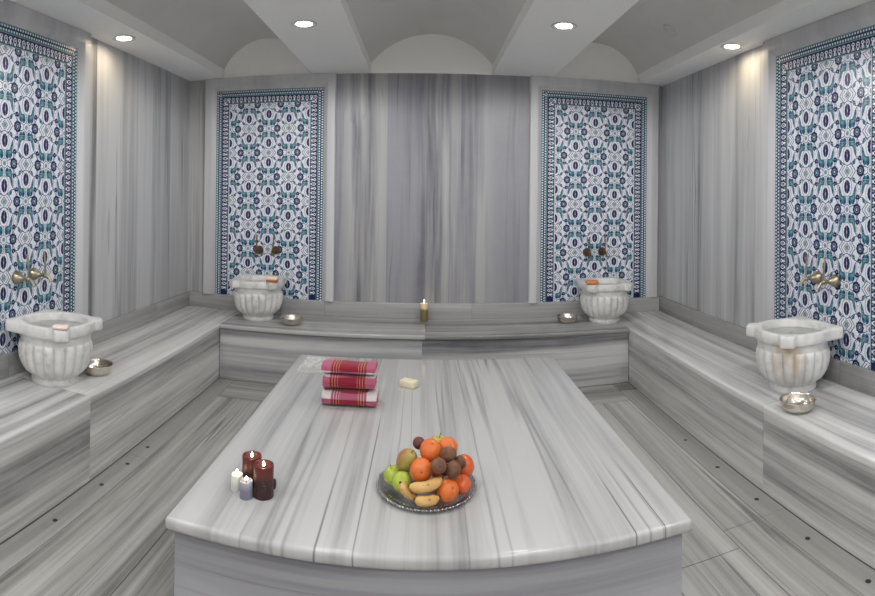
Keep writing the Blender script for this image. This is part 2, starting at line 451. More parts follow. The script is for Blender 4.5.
for x0, x1 in zip(xs, xs[1:]): slab(x0, x1, ye, YBB, 2)
struct('floor', b, [M['grout'], M['floor_side'], M['floor_cross']], smooth=0)

# upstands along the benches
T = 0.022
b = NB(); box(b, XL + T, XR - T, YB - T, YB, ZB, ZS, 0.004, 2); struct('baseboard_back', b, M['upstand_back'])
b = NB(); box(b, XL, XL + T, YF, YB, ZB, ZS, 0.004, 2); struct('baseboard_left', b, M['upstand_side'])
b = NB(); box(b, XR - T, XR, YF, YB, ZB, ZS, 0.004, 2); struct('baseboard_right', b, M['upstand_side'])

# ------------------------------------------------------------------ benches
def bench(label, side):
    x0, x1, f = (XL + 0.002, XBL, XBL) if side < 0 else (XBR, XR - 0.002, XBR)
    t = thing('marble_bench', label, 'bench', ((x0 + x1) / 2, 1.5, 0))
    joint = 2.25 if side < 0 else 2.21
    for y0, y1 in ((YF + 0.002, joint), (joint, YB - 0.002)):
        b = NB()
        inner = lambda e: all(abs(v.co.x - f) < 1e-5 for v in e.verts) and abs(e.verts[0].co.y - e.verts[1].co.y) > .1 and e.verts[0].co.z > 0.4
        box(b, x0, x1, y0 + 0.0006, y1 - 0.0006, ZB - 0.035, ZB, 0.012, 4, only=inner)
        obj('seat_slab', b, M['bench_top_side'], t)
    ins = 0.004 * (1 if side > 0 else -1)
    for y0, y1 in ((YF + 0.002, joint), (joint, YBB + 0.06)):
        b = NB()
        fx = f + ins
        box(b, min(fx, fx - 0.0 + side * 0.06), max(fx, fx + side * 0.06), y0 + 0.0008, y1 - 0.0008, 0.0, ZB - 0.035)
        obj('front_panel', b, M['bench_front_side'], t)
    return t
bench('marble bench along the side wall, carrying the basin with pale pink soap', -1)
bench('marble bench along the side wall, carrying the basin with no soap', 1)
t = thing('marble_bench', 'marble bench along the back wall with a lit candle at its middle', 'bench', (0, 4.2, 0))
for x0, x1 in ((XBL, 0.02), (0.02, XBR)):
    b = NB()
    fr = lambda e: all(abs(v.co.y - (YBB - 0.012)) < 1e-5 for v in e.verts) and abs(e.verts[0].co.x - e.verts[1].co.x) > .1
    box(b, x0 + 0.0006, x1 - 0.0006, YBB - 0.012, YB - 0.002, ZB - 0.030, ZB, 0.007, 3, only=fr)
    obj('seat_slab', b, M['bench_top_back'], t)
for x0, x1 in ((XBL, 0.0), (0.0, XBR)):
    b = NB(); box(b, x0 + 0.0008, x1 - 0.0008, YBB + 0.008, YBB + 0.06, 0, ZB - 0.030); obj('front_panel', b, M['bench_front_back'], t)

# platform
PX0, PX1, PY0, PY1 = -0.772, 0.830, 1.562, 3.47
t = thing('marble_platform', 'large low marble slab platform in the middle of the room', 'platform', (0.03, 2.5, 0))
b = NB(); box(b, PX0, PX1, PY0, PY1, ZP - 0.042, ZP, 0.014, 4); obj('top_slab', b, M['platform_top'], t)
b = NB(); box(b, PX0 + 0.020, PX1 - 0.022, PY0 + 0.035, PY1 - 0.03, 0.0, ZP - 0.042, 0.003, 1); obj('base', b, M['platform_base'], t)

# gutter covers with finger holes
def cover(label, x0, x1, y0, y1, holes):
    t = thing('gutter_cover', label, 'gutter cover', ((x0 + x1) / 2, (y0 + y1) / 2, -0.012), group=None)
    b = NB(); box(b, x0 + 0.002, x1 - 0.0015, y0 + 0.001, y1 - 0.001, -0.012, 0.0, 0.0015, 1); obj('slab', b, M['gutter'], t)
    for y in holes:
        b = NB(); lathe(b, [(0.0, 0.0008), (0.0105, 0.0008), (0.0115, 0.0), (0.0115, -0.004), (0.0, -0.004)], 20, cx=(x0 + x1) / 2, cy=y)
        obj('finger_hole', b, M['dark_hole'], t)
cover('marble gutter cover by the bench with pale pink soap, further piece reaching the back bench', XBL, XBL + GW, 2.60, YBB, (2.72,))
cover('marble gutter cover by the bench with pale pink soap, nearer piece with dark finger holes', XBL, XBL + GW, 0.9, 2.60, (1.89, 2.254, 2.50))
cover('marble gutter cover by the bench without soap, further piece reaching the metal grate', XBR - GW, XBR, 2.03, YBB - 0.16, (2.165, 2.53, 2.9))
cover('marble gutter cover by the bench without soap, nearer piece with dark finger holes', XBR - GW, XBR, 0.7, 2.03, (1.44, 1.79))
b = NB()
gx0, gx1, gy0, gy1 = XBR - 0.135, XBR - 0.005, YBB - 0.155, YBB - 0.01
box(b, gx0, gx1, gy0, gy0 + 0.012, -0.012, 0.002); box(b, gx0, gx1, gy1 - 0.012, gy1, -0.012, 0.002)
box(b, gx0, gx0 + 0.012, gy0, gy1, -0.012, 0.002); box(b, gx1 - 0.012, gx1, gy0, gy1, -0.012, 0.002)
for i in range(7):
    x = gx0 + 0.02 + i * 0.0145; box(b, x, x + 0.006, gy0, gy1, -0.008, 0.001)
single('floor_grate', 'small metal drain grate in the floor corner by the back bench', 'drain', b, M['grate'], ((gx0 + gx1) / 2, (gy0 + gy1) / 2, -0.012), rotz=None, smooth=0)

# ------------------------------------------------------------------ tile panels
W_N, W_T, W_G, W_S, W_B, W_J = 1, 2, 3, 4, 5, 6
TM = [M['tile_white'], M['tile_navy'], M['tile_teal'], M['tile_blue'], M['tile_sage'], M['tile_green'], M['tile_joint']]
LAY = 0.00035
class Paint:
    """flat glaze shapes in panel coordinates (u across, z up), stacked in thin layers"""
    def __init__(s, bm, mp): s.bm, s.mp, s.k, s.clip = bm, mp, 0, None
    def poly(s, pts, mi, L):
        if s.clip:
            u0, u1, z0, z1 = s.clip
            if max(p[0] for p in pts) < u0 or min(p[0] for p in pts) > u1 or max(p[1] for p in pts) < z0 or min(p[1] for p in pts) > z1: return
            pts = [(min(max(p[0], u0), u1), min(max(p[1], z0), z1)) for p in pts]
            q = [pts[0]]
            for p in pts[1:]:
                if abs(p[0] - q[-1][0]) + abs(p[1] - q[-1][1]) > 1e-5: q.append(p)
            pts = q
            if abs(pts[0][0] - pts[-1][0]) + abs(pts[0][1] - pts[-1][1]) < 1e-5: pts = pts[:-1]
            if len(pts) < 3: return
        s.k += 1; d = L * LAY + (s.k % 60) * 5e-6
        try: f = s.bm.faces.new([s.bm.verts.new(s.mp(u, z, d)) for u, z in pts]); f.material_index = mi
        except ValueError: pass
    def ell(s, u, z, ru, rz, mi, L, n=16, rot=0.0, scal=0, amp=0.0):
        pts = []
        for k in range(n):
            t = 2 * PI * k / n; q = 1 + amp * math.cos(scal * t) if scal else 1
            x, y = ru * q * math.cos(t), rz * q * math.sin(t)
            pts.append((u + x * math.cos(rot) - y * math.sin(rot), z + x * math.sin(rot) + y * math.cos(rot)))
        s.poly(pts, mi, L)
    def stroke(s, pts, w, mi, L):
        for (a, b), (c, d) in zip(pts, pts[1:]):
            l = math.hypot(c - a, d - b) or 1; nx, ny = -(d - b) / l * w / 2, (c - a) / l * w / 2
            s.poly([(a + nx, b + ny), (a - nx, b - ny), (c - nx, d - ny), (c + nx, d + ny)], mi, L)

TA, TB = 0.350, 0.408
def motif(P, cu, cz):
    for su in (-1, 1):
        u = lambda x: cu + su * x
        for sv in (-1, 1):
            z = lambda y: cz + sv * y
            # vines
            P.stroke([(u(0), z(.204)), (u(.035), z(.185)), (u(.072), z(.176)), (u(.088), z(.150)), (u(.118), z(.115)), (u(.128), z(.085)), (u(.104), z(.050)), (u(.101), z(.02))], .0040, W_G, 1)
            P.stroke([(u(.024), z(.046)), (u(.062), z(.001))], .0046, W_G, 1)
            P.stroke([(u(.020), z(.028)), (u(.044), z(.001))], .0036, W_N, 2)
            P.stroke([(u(.0), z(.03)), (u(.030), z(.040)), (u(.055), z(.062)), (u(.092), z(.068))], .0040, W_G, 1)
            # small leaf by the rosette
            P.poly([(u(.036), z(.030)), (u(.058), z(.038)), (u(.064), z(.060)), (u(.046), z(.058))], W_T, 2)
            P.poly([(u(.044), z(.038)), (u(.056), z(.044)), (u(.056), z(.054))], W_N, 3)
            # saz leaf: two lobes tapering to a tail beside the oval
            P.poly([(u(.008), z(.150)), (u(.012), z(.136)), (u(.026), z(.130)), (u(.038), z(.133)), (u(.050), z(.120)), (u(.058), z(.100)), (u(.066), z(.074)), (u(.068), z(.100)),
                    (u(.064), z(.124)), (u(.062), z(.142)), (u(.060), z(.158)), (u(.054), z(.172)), (u(.044), z(.180)), (u(.034), z(.172)), (u(.026), z(.182)), (u(.014), z(.178)), (u(.008), z(.166))], W_T, 2)
            P.poly([(u(.028), z(.140)), (u(.048), z(.136)), (u(.062), z(.112)), (u(.052), z(.146)), (u(.036), z(.156))], W_S, 3)
            P.ell(u(.020), z(.164), .008, .010, W_G, 3, 10); P.ell(u(.052), z(.160), .007, .009, W_G, 3, 10)
            P.stroke([(u(.012), z(.136)), (u(.038), z(.133)), (u(.058), z(.100)), (u(.066), z(.074))], .0030, W_G, 3)
            # tulip between the small flowers
            if sv > 0:
                P.ell(u(.0875), z(.102), .0165, .033, W_G, 3, 16); P.ell(u(.0875), z(.102), .0142, .0305, 0, 4, 16)
                P.ell(u(.0845), z(.108), .0030, .0036, W_N, 5, 8); P.ell(u(.0905), z(.096), .0026, .0030, W_S, 5, 8)
            # small round flowers
            for du, dz, r in ((.096, .066, .0135),):
                if r: P.ell(u(du), z(dz), r, r * 1.05, W_N, 4, 14); P.ell(u(du) - .001, z(dz), r * .42, r * .5, W_G, 5, 8); P.ell(u(du), z(dz), r * .2, r * .2, 0, 6, 6)
        # large round flowers
        P.ell(u(.101), cz, .029, .031, W_N, 4, 40, scal=10, amp=.08); P.ell(u(.101), cz, .0165, .0185, W_S, 5, 16)
        P.ell(u(.101), cz, .0120, .0135, W_N, 6, 14); P.ell(u(.101), cz, .0055, .007, 0, 7, 10); P.ell(u(.101), cz, .002, .002, W_N, 8, 8)
    for sv in (-1, 1):
        zc = cz + sv * .083
        P.ell(cu, zc, .0370, .0525, W_G, 3, 28); P.ell(cu, zc, .0345, .050, 0, 4, 28)
        P.ell(cu, zc, .0225, .0355, W_N, 5, 32, scal=10, amp=.05); P.ell(cu, zc, .0060, .0170, W_G, 6, 12); P.ell(cu, zc, .0025, .011, 0, 7, 10)
        # the round rosette half a repeat away
        zr = cz + sv * .204
        if sv > 0: P.ell(cu, zr, .0245, .0265, W_G, 3, 24); P.ell(cu, zr, .0215, .0235, 0, 4, 24); P.ell(cu, zr, .0120, .0135, W_S, 5, 16); P.ell(cu, zr, .004, .005, W_G, 6, 8)
        P.stroke([(cu, zr - sv * .024), (cu, cz + sv * .135)], .006, W_S, 1)
    P.ell(cu, cz, .026, .027, W_G, 3, 4); P.ell(cu, cz, .021, .022, 0, 4, 4); P.ell(cu, cz, .0135, .0145, W_S, 5, 16); P.ell(cu, cz, .0045, .0045, W_G, 6, 8)


PW, PTOP, PBOT = 0.945, 2.296, ZS - 0.02      # panel width, top, bottom
def tile_panel(label, origin, ud, nd, phase):
    """origin: centre of the panel on the wall at floor level; ud: direction across; nd: out of the wall"""
    O, U, N = Vector(origin), Vector(ud), Vector(nd)
    mp = lambda u, z, d: O + U * u + N * d + Vector((0, 0, z))
    t = thing('tile_panel', label, 'tile panel', tuple(O + Vector((0, 0, PBOT))))
    fw, ft = 0.350, PTOP - 0.116              # half field width, field top
    b = NB()
    extrude_poly(b, [(-PW / 2, PBOT), (PW / 2, PBOT), (PW / 2, PTOP), (-PW / 2, PTOP)], lambda u, z: mp(u, z, 0.0), lambda u, z: mp(u, z, 0.006))
    P = Paint(b, lambda u, z, d: mp(u, z, 0.006 + d)); P.clip = (-fw, fw, PBOT, ft)
    for j in range(-1, 6):
        for i in range(-2, 3):
            for k in (0, 1):
                cu = (i + k * 0.5) * TA; cz = ft - 0.217 - (j + k * 0.5 + phase) * TB
                if abs(cu) > fw + .18 or cz < PBOT - .25 or cz > ft + .25: continue
                motif(P, cu, cz)
    for i in (-.175, 0, .175): P.stroke([(i, PBOT), (i, ft)], .0018, W_J, 9)
    z = ft - 0.06
    while z > PBOT: P.stroke([(-fw, z), (fw, z)], .0018, W_J, 9); z -= TB / 2
    obj('tile_field', b, TM, t, smooth=0, normals=False)
    # border: green dotted band outside, navy band with pale scrolls inside
    b = NB()
    h = PW / 2
    def bar(u0, u1, z0, z1, d0, d1, mi): extrude_poly(b, [(u0, z0), (u1, z0), (u1, z1), (u0, z1)], lambda u, z: mp(u, z, d0), lambda u, z: mp(u, z, d1), mi)
    def ring(o, w, d, mi):
        bar(-h + o, -h + o + w, PBOT, PTOP - o - w, 0.006, d, mi); bar(h - o - w, h - o, PBOT, PTOP - o - w, 0.006, d, mi); bar(-h + o, h - o, PTOP - o - w, PTOP - o, 0.006, d, mi)
    ring(0.0, 0.1165, 0.0095, 1)
    P = Paint(b, lambda u, z, d: mp(u, z, 0.0095 + d))
    o, w = 0.003, 0.046
    for (u0, u1, z0, z1) in ((-h + o, -h + o + w, PBOT, PTOP - o), (h - o - w, h - o, PBOT, PTOP - o), (-h + o, h - o, PTOP - o - w, PTOP - o)):
        P.poly([(u0, z0), (u1, z0), (u1, z1), (u0, z1)], W_B, 1)
    def line(o, w, mi, L):
        for (u0, u1, z0, z1) in ((-h + o, -h + o + w, PBOT, PTOP - o), (h - o - w, h - o, PBOT, PTOP - o), (-h + o, h - o, PTOP - o - w, PTOP - o)):
            P.poly([(u0, z0), (u1, z0), (u1, z1), (u0, z1)], mi, L)
    line(0.049, 0.004, W_S, 2); line(0.112, 0.0045, W_S, 2); line(0.001, 0.003, W_S, 2)
    # runs along the three sides: s along the run, q across it from the outer edge
    runs = [(lambda s, q: (-h + q, PTOP - s), PTOP - PBOT, 0.0), (lambda s, q: (h - q, PTOP - s), PTOP - PBOT, 0.0), (lambda s, q: (-h + s, PTOP - q), PW, 0.0)]
    for ri, (f, L_, _) in enumerate(runs):
        s = 0.014
        while s < L_ - 0.008:
            if ri == 2 or s > 0.05 or True:
                for q, r, mi, sh in ((.014, .0070, 0, 0), (.036, .0070, 0, .5), (.025, .0058, W_N, .25), (.025, .0050, W_N, .75), (.014, .0050, W_N, .5), (.036, .0050, W_N, 0)):
                    x = f(s + sh * .021, q); P.ell(x[0], x[1], r, r, mi, 3, 6)
            s += .021
        s = 0.080
        k = 0
        while s < L_ - (0.05 if ri < 2 else 0.07):
            if k % 2 == 0:
                for (ds, q, a, c, mi) in ((0, .082, .014, .020, 0), (0, .082, .009, .014, W_N), (0, .080, .004, .005, 0), (.0, .104, .009, .004, 0)):
                    x = f(s + ds, q); e = (a, c) if ri == 2 else (c, a); P.ell(x[0], x[1], e[0], e[1], mi, 3 + (mi == W_N) + 2 * (a < .006), 12)
            else:
                for (ds, q, a, c, mi) in ((0, .072, .013, .010, 0), (0, .092, .007, .015, 0), (0, .072, .006, .005, W_N), (-.014, .100, .005, .008, W_S), (.014, .100, .005, .008, W_S)):
                    x = f(s + ds, q); e = (a, c) if ri == 2 else (c, a); P.ell(x[0], x[1], e[0], e[1], mi, 3 + (mi == W_N), 10)
            s += .036; k += 1
    obj('border', b, TM, t, smooth=0, normals=False)
    # moulded marble frame: flat fillet, then a splay down to the tile
    b = NB()
    sec = [(0.0, 0.0), (0.0, 0.012), (0.004, 0.014), (0.030, 0.040), (0.036, 0.044), (0.042, 0.045), (0.094, 0.045), (0.100, 0.038), (0.100, 0.0)]   # (outward from tile edge, out of wall)
    top = ZC - PTOP - 0.001
    secT = [(min(q * 1.08, top), d) for q, d in sec]; secT[-1] = (top, 0.0); secT[-2] = (top, .045); secT[-3] = (top - .002, .045)
    rails = []
    for (q, d), (qt, dt) in zip(sec, secT):
        rails.append([mp(-h - q, ZS, d), mp(-h - q, PTOP + qt, d), mp(h + q, PTOP + qt, d), mp(h + q, ZS, d)])
    vs = [[b.verts.new(p) for p in r] for r in rails]
    for i in range(len(vs)):
        i2 = (i + 1) % len(vs)
        for k in range(3): b.faces.new((vs[i][k], vs[i][k + 1], vs[i2][k + 1], vs[i2][k]))
    b.faces.new([r[0] for r in vs]); b.faces.new([r[3] for r in vs][::-1])
    obj('frame', b, M['frame'], t, smooth=30)
    return t


PYC = 2.340; PBX1, PBX2 = -1.297, 1.437
tile_panel('blue and green flowered tile panel behind the basin with pale pink soap', (XL, PYC, 0), (0, 1, 0), (1, 0, 0), 0.0)
tile_panel('blue and green flowered tile panel behind the basin with no soap', (XR, PYC, 0), (0, -1, 0), (-1, 0, 0), 0.5)
tile_panel('blue and green flowered tile panel behind the basin with red-based soap', (PBX1, YB, 0), (1, 0, 0), (0, -1, 0), 0.5)
tile_panel('blue and green flowered tile panel behind the basin with orange soap', (PBX2, YB, 0), (1, 0, 0), (0, -1, 0), 0.0)

# ------------------------------------------------------------------ basins (front faces -Y in their own coordinates, wall at +Y)
def make_basin():
    t = thing('marble_basin', 'x', 'basin')
    NF = 20
    prof = [(0.122, 0.0), (0.125, 0.006), (0.125, 0.018), (0.119, 0.026), (0.119, 0.032), (0.135, 0.046), (0.164, 0.070), (0.179, 0.098), (0.188, 0.126), (0.193, 0.154), (0.1945, 0.178),
            (0.194, 0.196), (0.191, 0.208), (0.187, 0.215), (0.184, 0.219), (0.186, 0.228), (0.188, 0.244), (0.188, 0.264)]
    amp = [0, 0, 0, 0, .02, .06, .085, .10, .105, .105, .105, .10, .08, .03, 0, 0, 0, 0]
    def mod(th, i): return 1.0 + amp[i] * (abs(math.sin(NF * th / 2)) ** 0.62 - 0.80)
    b = NB(); lathe(b, prof, NF * 12, mod=mod); obj('bowl', b, M['basin'], t, smooth=50, world=False)
    # rim: round with two ears at the front corners and a squared back
    def sbox(c, s, L, w, p=10): 
        a = L / c if c > 1e-4 else 1e6
        d = w / abs(s) if abs(s) > 1e-4 else 1e6
        return (a ** -p + d ** -p) ** (-1 / p)
    def R(th):
        r = 0.204
        for e in (-PI / 4, -3 * PI / 4):
            c, s = math.cos(th - e), math.sin(th - e)
            if c > 0: r = max(r, sbox(c, s, 0.250, 0.043, 9))
        c, s = math.cos(th), math.sin(th)
        if s > -0.20: r = max(r, sbox(max(s, 1e-4), c, 0.205, 0.192, 14) if s > 0 else 0)
        if -0.62 < s <= 0.02 and abs(c) > .5: r = max(r, min(0.196 / abs(c), 0.204 + max(0, .06 * (s + .62))))
        return r
    n = 360
    th = [2 * PI * k / n for k in range(n)]
    rr = [R(x) for x in th]
    rr = [(rr[k - 2] + rr[k - 1] + rr[k] * 2 + rr[(k + 1) % n] + rr[(k + 2) % n]) / 6 for k in range(n)]
    b = NB()
    RI = 0.166
    loops = [('o', -0.012, 0.260), ('o', -0.003, 0.264), ('o', 0.0, 0.271), ('o', 0.0, 0.308), ('o', -0.004, 0.316), ('o', -0.011, 0.319),
             ('i', 0.012, 0.319), ('i', 0.004, 0.316), ('i', 0.0, 0.307), ('i', -0.006, 0.25), ('i', -0.022, 0.18), ('i', -0.055, 0.11), ('i', -0.105, 0.07), ('i', -0.150, 0.062)]
    R_ = []
    for kd, dr, z in loops:
        R_.append([b.verts.new(((rr[k] + dr if kd == 'o' else RI + dr) * math.cos(th[k]), (rr[k] + dr if kd == 'o' else RI + dr) * math.sin(th[k]), z)) for k in range(n)])
    for a, c in zip(R_, R_[1:]):
        for k in range(n): b.faces.new((a[k], a[(k + 1) % n], c[(k + 1) % n], c[k]))
    b.faces.new(R_[-1]);
    under = [b.verts.new((0.182 * math.cos(x), 0.182 * math.sin(x), 0.260)) for x in th]
    for k in range(n): b.faces.new((under[k], under[(k + 1) % n], R_[0][(k + 1) % n], R_[0][k]))
    obj('rim', b, M['basin'], t, smooth=40, world=False)
    b = NB(); lathe(b, [(0.0, 0.280), (0.1635, 0.280)], 64, cap0=False, cap1=False); w = obj('water', b, M['water'], t, smooth=60, world=False)
    return t
basin = make_basin()
basin.location = (-1.803, 2.338, ZB); basin.rotation_euler = (0, 0, PI / 2)   # front faces +X
basin['label'] = 'fluted white marble basin with pale pink soap on its rim'
basin['group'] = 'fluted marble wash basins'
gb = 'fluted marble wash basins'
r2 = dup(basin, (1.828, 2.340, ZB), -PI / 2, 'fluted white marble basin with beige stains and no soap on its rim', gb)
for k in r2.children:
    if not k.name.startswith('water'):
        k.data = k.data.copy(); k.data.materials[0] = M['basin_stained']
dup(basin, (-1.302, 4.298, ZB), 0.0, 'fluted white marble basin with red-based soap on its rim', gb)
dup(basin, (1.450, 4.298, ZB), 0.0, 'fluted white marble basin with orange soap on its rim', gb)

# ------------------------------------------------------------------ taps (wall at +Y, spout towards -Y)
def make_tap(mat):
    t = thing('wall_tap', 'x', 'tap')
    b = NB()
    pr = [(0.0, 0.0), (0.034, 0.0), (0.036, 0.004), (0.035, 0.012), (0.029, 0.026), (0.020, 0.040), (0.013, 0.052), (0.010, 0.062), (0.010, 0.070)]
    lathe(b, pr, 28)
    bmesh.ops.rotate(b, cent=(0, 0, 0), matrix=Matrix.Rotation(PI / 2, 3, 'X'), verts=b.verts)
    obj('wall_rose', b, mat, t, world=False)
    b = NB(); tube(b, [(0, -.066, 0), (0, -.085, .001), (0, -.098, 0), (0, -.112, -.006), (0, -.124, -.018), (0, -.130, -.034)], [.0085, .0095, .0095, .009, .0085, .0095], 16); sphere(b, Vector((0, -.090, 0)), .014, seg=16)
    obj('spout', b, mat, t, world=False)
    b = NB(); tube(b, [(0, -.090, .008), (0, -.090, .030), (0, -.088, .070), (0, -.084, .105), (0, -.080, .125)], [.0055, .0048, .0058, .0062, .0045], 12); sphere(b, Vector((0, -.079, .128)), .0075, seg=12)
    obj('handle', b, mat, t, world=False)
    return t
gt = 'brass wall taps'
tp = make_tap(M['brass']); td = make_tap(M['brass_dark'])
tp.location = (XL + 0.011, 2.262, 0.936); tp.rotation_euler = (0, 0, PI / 2); tp['group'] = gt
tp['label'] = 'brass wall tap above the basin with pale pink soap, further from the corner'
dup(tp, (XL + 0.011, 2.405, 0.942), PI / 2, 'brass wall tap above the basin with pale pink soap, nearer the corner', gt)
dup(tp, (XR - 0.011, 2.245, 0.962), -PI / 2, 'brass wall tap above the basin with no soap, further from the corner', gt)
dup(tp, (XR - 0.011, 2.392, 0.964), -PI / 2, 'brass wall tap above the basin with no soap, nearer the corner', gt)
td.location = (-1.366, YB - 0.011, 0.936); td['group'] = gt
td['label'] = 'dark brass wall tap above the basin with red-based soap, nearer the corner'
dup(td, (-1.222, YB - 0.011, 0.938), 0, 'dark brass wall tap above the basin with red-based soap, nearer the candle', gt)
dup(td, (1.365, YB - 0.011, 0.945), 0, 'dark brass wall tap above the basin with orange soap, nearer the candle', gt)
dup(td, (1.500, YB - 0.011, 0.948), 0, 'dark brass wall tap above the basin with orange soap, nearer the corner', gt)

# ------------------------------------------------------------------ metal bath bowls
b = NB()
lathe(b, [(0.0, 0.006), (0.012, 0.0055), (0.020, 0.002), (0.046, 0.0), (0.060, 0.004), (0.074, 0.018), (0.081, 0.034), (0.083, 0.048), (0.0865, 0.053), (0.0875, 0.055), (0.0865, 0.0565), (0.083, 0.055),
          (0.080, 0.047), (0.078, 0.034), (0.071, 0.020), (0.058, 0.0065), (0.045, 0.003), (0.020, 0.005), (0.014, 0.010), (0.0, 0.012)], 56)
gs = 'metal bath bowls'
bowl = single('metal_bowl', 'hammered metal bath bowl beside the basin with pale pink soap', 'bowl', b, M['silver'], (-1.680, 2.557, ZB), gs, smooth=60)
for loc, l in (((1.640, 2.060, ZB), 'hammered metal bath bowl in front of the basin with no soap'),
               ((-0.992, 4.160, ZB), 'hammered metal bath bowl beside the basin with red-based soap'),
               ((1.140, 4.300, ZB), 'hammered metal bath bowl beside the basin with orange soap')):
    o = bowl.copy(); COL.objects.link(o); o.location = loc; o['label'] = l

# ------------------------------------------------------------------ soaps
def soap_bm(sx, sy, sz, bev=0.012):
    b = NB(); box(b, -sx / 2, sx / 2, -sy / 2, sy / 2, 0, sz, bev, 4); return b
ZR = ZB + 0.3195
single('soap_bar', 'cream soap bar on the marble platform near the red towels', 'soap', soap_bm(.088, .058, .036, .007), M['soap_cream'], (-0.068, 2.965, ZP), rotz=-0.5)
single('soap_bar', 'pale pink soap bar on a marble basin rim', 'soap', soap_bm(.080, .055, .022), M['soap_pink'], (-1.648, 2.178, ZR), rotz=0.4)
s = thing('soap_bar', 'cream soap bar with a red-brown base on a marble basin rim', 'soap', (-1.146, 4.143, ZR))
b = NB(); box(b, -.046, .046, -.030, .030, 0.0, .014, .005, 3); obj('soap_base', b, M['soap_red'], s, world=False)
b = NB(); box(b, -.043, .043, -.028, .028, .014, .044, .011, 4); obj('soap_top', b, M['soap_cream'], s, world=False)
s.rotation_euler = (0, 0, 0.15)
single('soap_bar', 'orange soap lump on a marble basin rim', 'soap', soap_bm(.098, .058, .034, .015), M['soap_orange'], (1.297, 4.143, ZR), rotz=-0.2)

# ------------------------------------------------------------------ candles
def candle(label, loc, r, h, wax_m, flame_h=0.019, dish=0.016, drip=False, seed=0):
    t = thing('candle', label, 'candle', loc)
    rnd = random.Random(seed); ph = [rnd.uniform(0, 6.28) for _ in range(3)]
    b = NB()
    mod = lambda th, i: 1 + 0.012 * math.sin(3 * th + ph[0] + i * .7) + .008 * math.sin(7 * th + ph[1] + i)
    lathe(b, [(0, 0), (r * .97, 0), (r, .003), (r * 1.0, h * .2), (r * 1.01, h * .42), (r * .99, h * .7), (r, h - .004), (r * .96, h), (r * .86, h - .001), (r * .78, h - dish * .6), (r * .5, h - dish), (0, h - dish)], 40, mod=mod)
    if drip:
        sphere(b, Vector((r * .96, .02, h * .32)), .006, .009, .018); sphere(b, Vector((r * .80, -r * .55, h * .24)), .006, .007, .016); sphere(b, Vector((-r * .7, -r * .68, h * .2)), .006, .006, .013)
    obj('wax_body', b, wax_m, t, smooth=45, world=False)
    b = NB(); tube(b, [(0, 0, h - dish - .001), (.0005, 0, h - dish + .006), (.002, 0, h - dish + .011)], [.0013, .0012, .0009], 8); obj('wick', b, M['wick'], t, world=False)
    b = NB(); z0 = h - dish + .008; f = flame_h
    lathe(b, [(0, z0), (.0028, z0 + f * .08), (.0046, z0 + f * .25), (.0048, z0 + f * .40), (.0034, z0 + f * .65), (.0014, z0 + f * .88), (0, z0 + f)], 16); obj('flame', b, M['flame'], t, smooth=80, world=False)
    return t
candle('lit dark red pillar candle on the platform, the nearer of the dark red pair', (-0.520, 1.800, ZP), .0345, .106, M['wax_red'], drip=True, seed=1)
candle('lit dark red pillar candle on the platform, standing behind the other dark red one', (-0.577, 1.850, ZP), .0335, .106, M['wax_red'], seed=2)
candle('lit small lilac grey candle on the platform beside dark red candles', (-0.572, 1.772, ZP), .0220, .056, M['wax_lilac'], .015, .008, seed=3)
candle('lit small white candle on the platform behind the lilac grey one', (-0.616, 1.806, ZP), .0205, .054, M['wax_white'], .016, .006, seed=4)
candle('lit olive pillar candle with a pale top on the back bench', (0.012, 4.440, ZB), .030, .142, M['wax_green'], .030, .008, seed=5)

# ------------------------------------------------------------------ towels
def towel(label, loc, w, ry, rz, mat, seed, rotz=0.0):
    t = thing('towel', label, 'towel', loc, rotz, 'red checked bath towels')
    rnd = random.Random(seed); b = NB(); nx, na = 44, 56; rings = []
    for i in range(nx + 1):
        x = -w / 2 + w * i / nx; e = min(1.0, (min(i, nx - i)) / 2.0); ring = []
        sag = 0.0035 * math.sin(x * 31 + seed) + 0.003 * math.sin(x * 17 + seed * 2)
        for k in range(na):
            a = 2 * PI * k / na; c, s_ = math.cos(a), math.sin(a)
            q = (abs(c) ** 3.0 + abs(s_) ** 3.0) ** (-1 / 3.0)
            f = (0.93 + 0.07 * e)
            y = ry * q * c * f; z = rz * q * s_ * f
            if s_ > -.55: z += (sag - .0065) * (1 if s_ > 0 else .4); y += 0.003 * math.sin(x * 23 + seed + k * .12)
            # fold creases along the front
            y -= 0.006 * math.exp(-((s_ - (-.15 + .1 * math.sin(x * 9 + seed))) / .10) ** 2) * (-1 if c < 0 else 1)
            ring.append(b.verts.new((x, y, rz + max(z, -rz))))
        rings.append(ring)
    for r0, r1 in zip(rings, rings[1:]):
        for k in range(na): b.faces.new((r0[k], r0[(k + 1) % na], r1[(k + 1) % na], r1[k]))
    # rolled ends: stepped inward turns
    for ring, sg in ((rings[0], 1), (rings[-1], -1)):
        prev = ring; cz = rz
        for j, (f, dx) in enumerate(((.86, -.001), (.80, .006), (.66, -.001), (.60, .006), (.44, -.001), (.38, .006), (.2, 0))):
            cur = [b.verts.new((ring[0].co.x + sg * dx, v.co.y * f, cz + (v.co.z - cz) * f)) for v in ring]
            for k in range(na): b.faces.new((prev[k], prev[(k + 1) % na], cur[(k + 1) % na], cur[k]))
            prev = cur
        b.faces.new(prev)
    obj('cloth', b, mat, t, smooth=60, world=False)
    # fringe at both ends
    for sx in (-1, 1):
        b = NB()
        for k in range(7):
            y = -ry * .75 + k * ry * .22; z = rz * (.25 + .12 * rnd.random())
            L = .006 + .006 * rnd.random()
            tube(b, [(sx * (w / 2 - .004), y, z), (sx * (w / 2 + L * .6), y + .001, z - .004), (sx * (w / 2 + L), y, z - .009)], [.0018, .0014, .0008], 6)
        obj('fringe', b, M['fringe'], t, world=False)
    return t
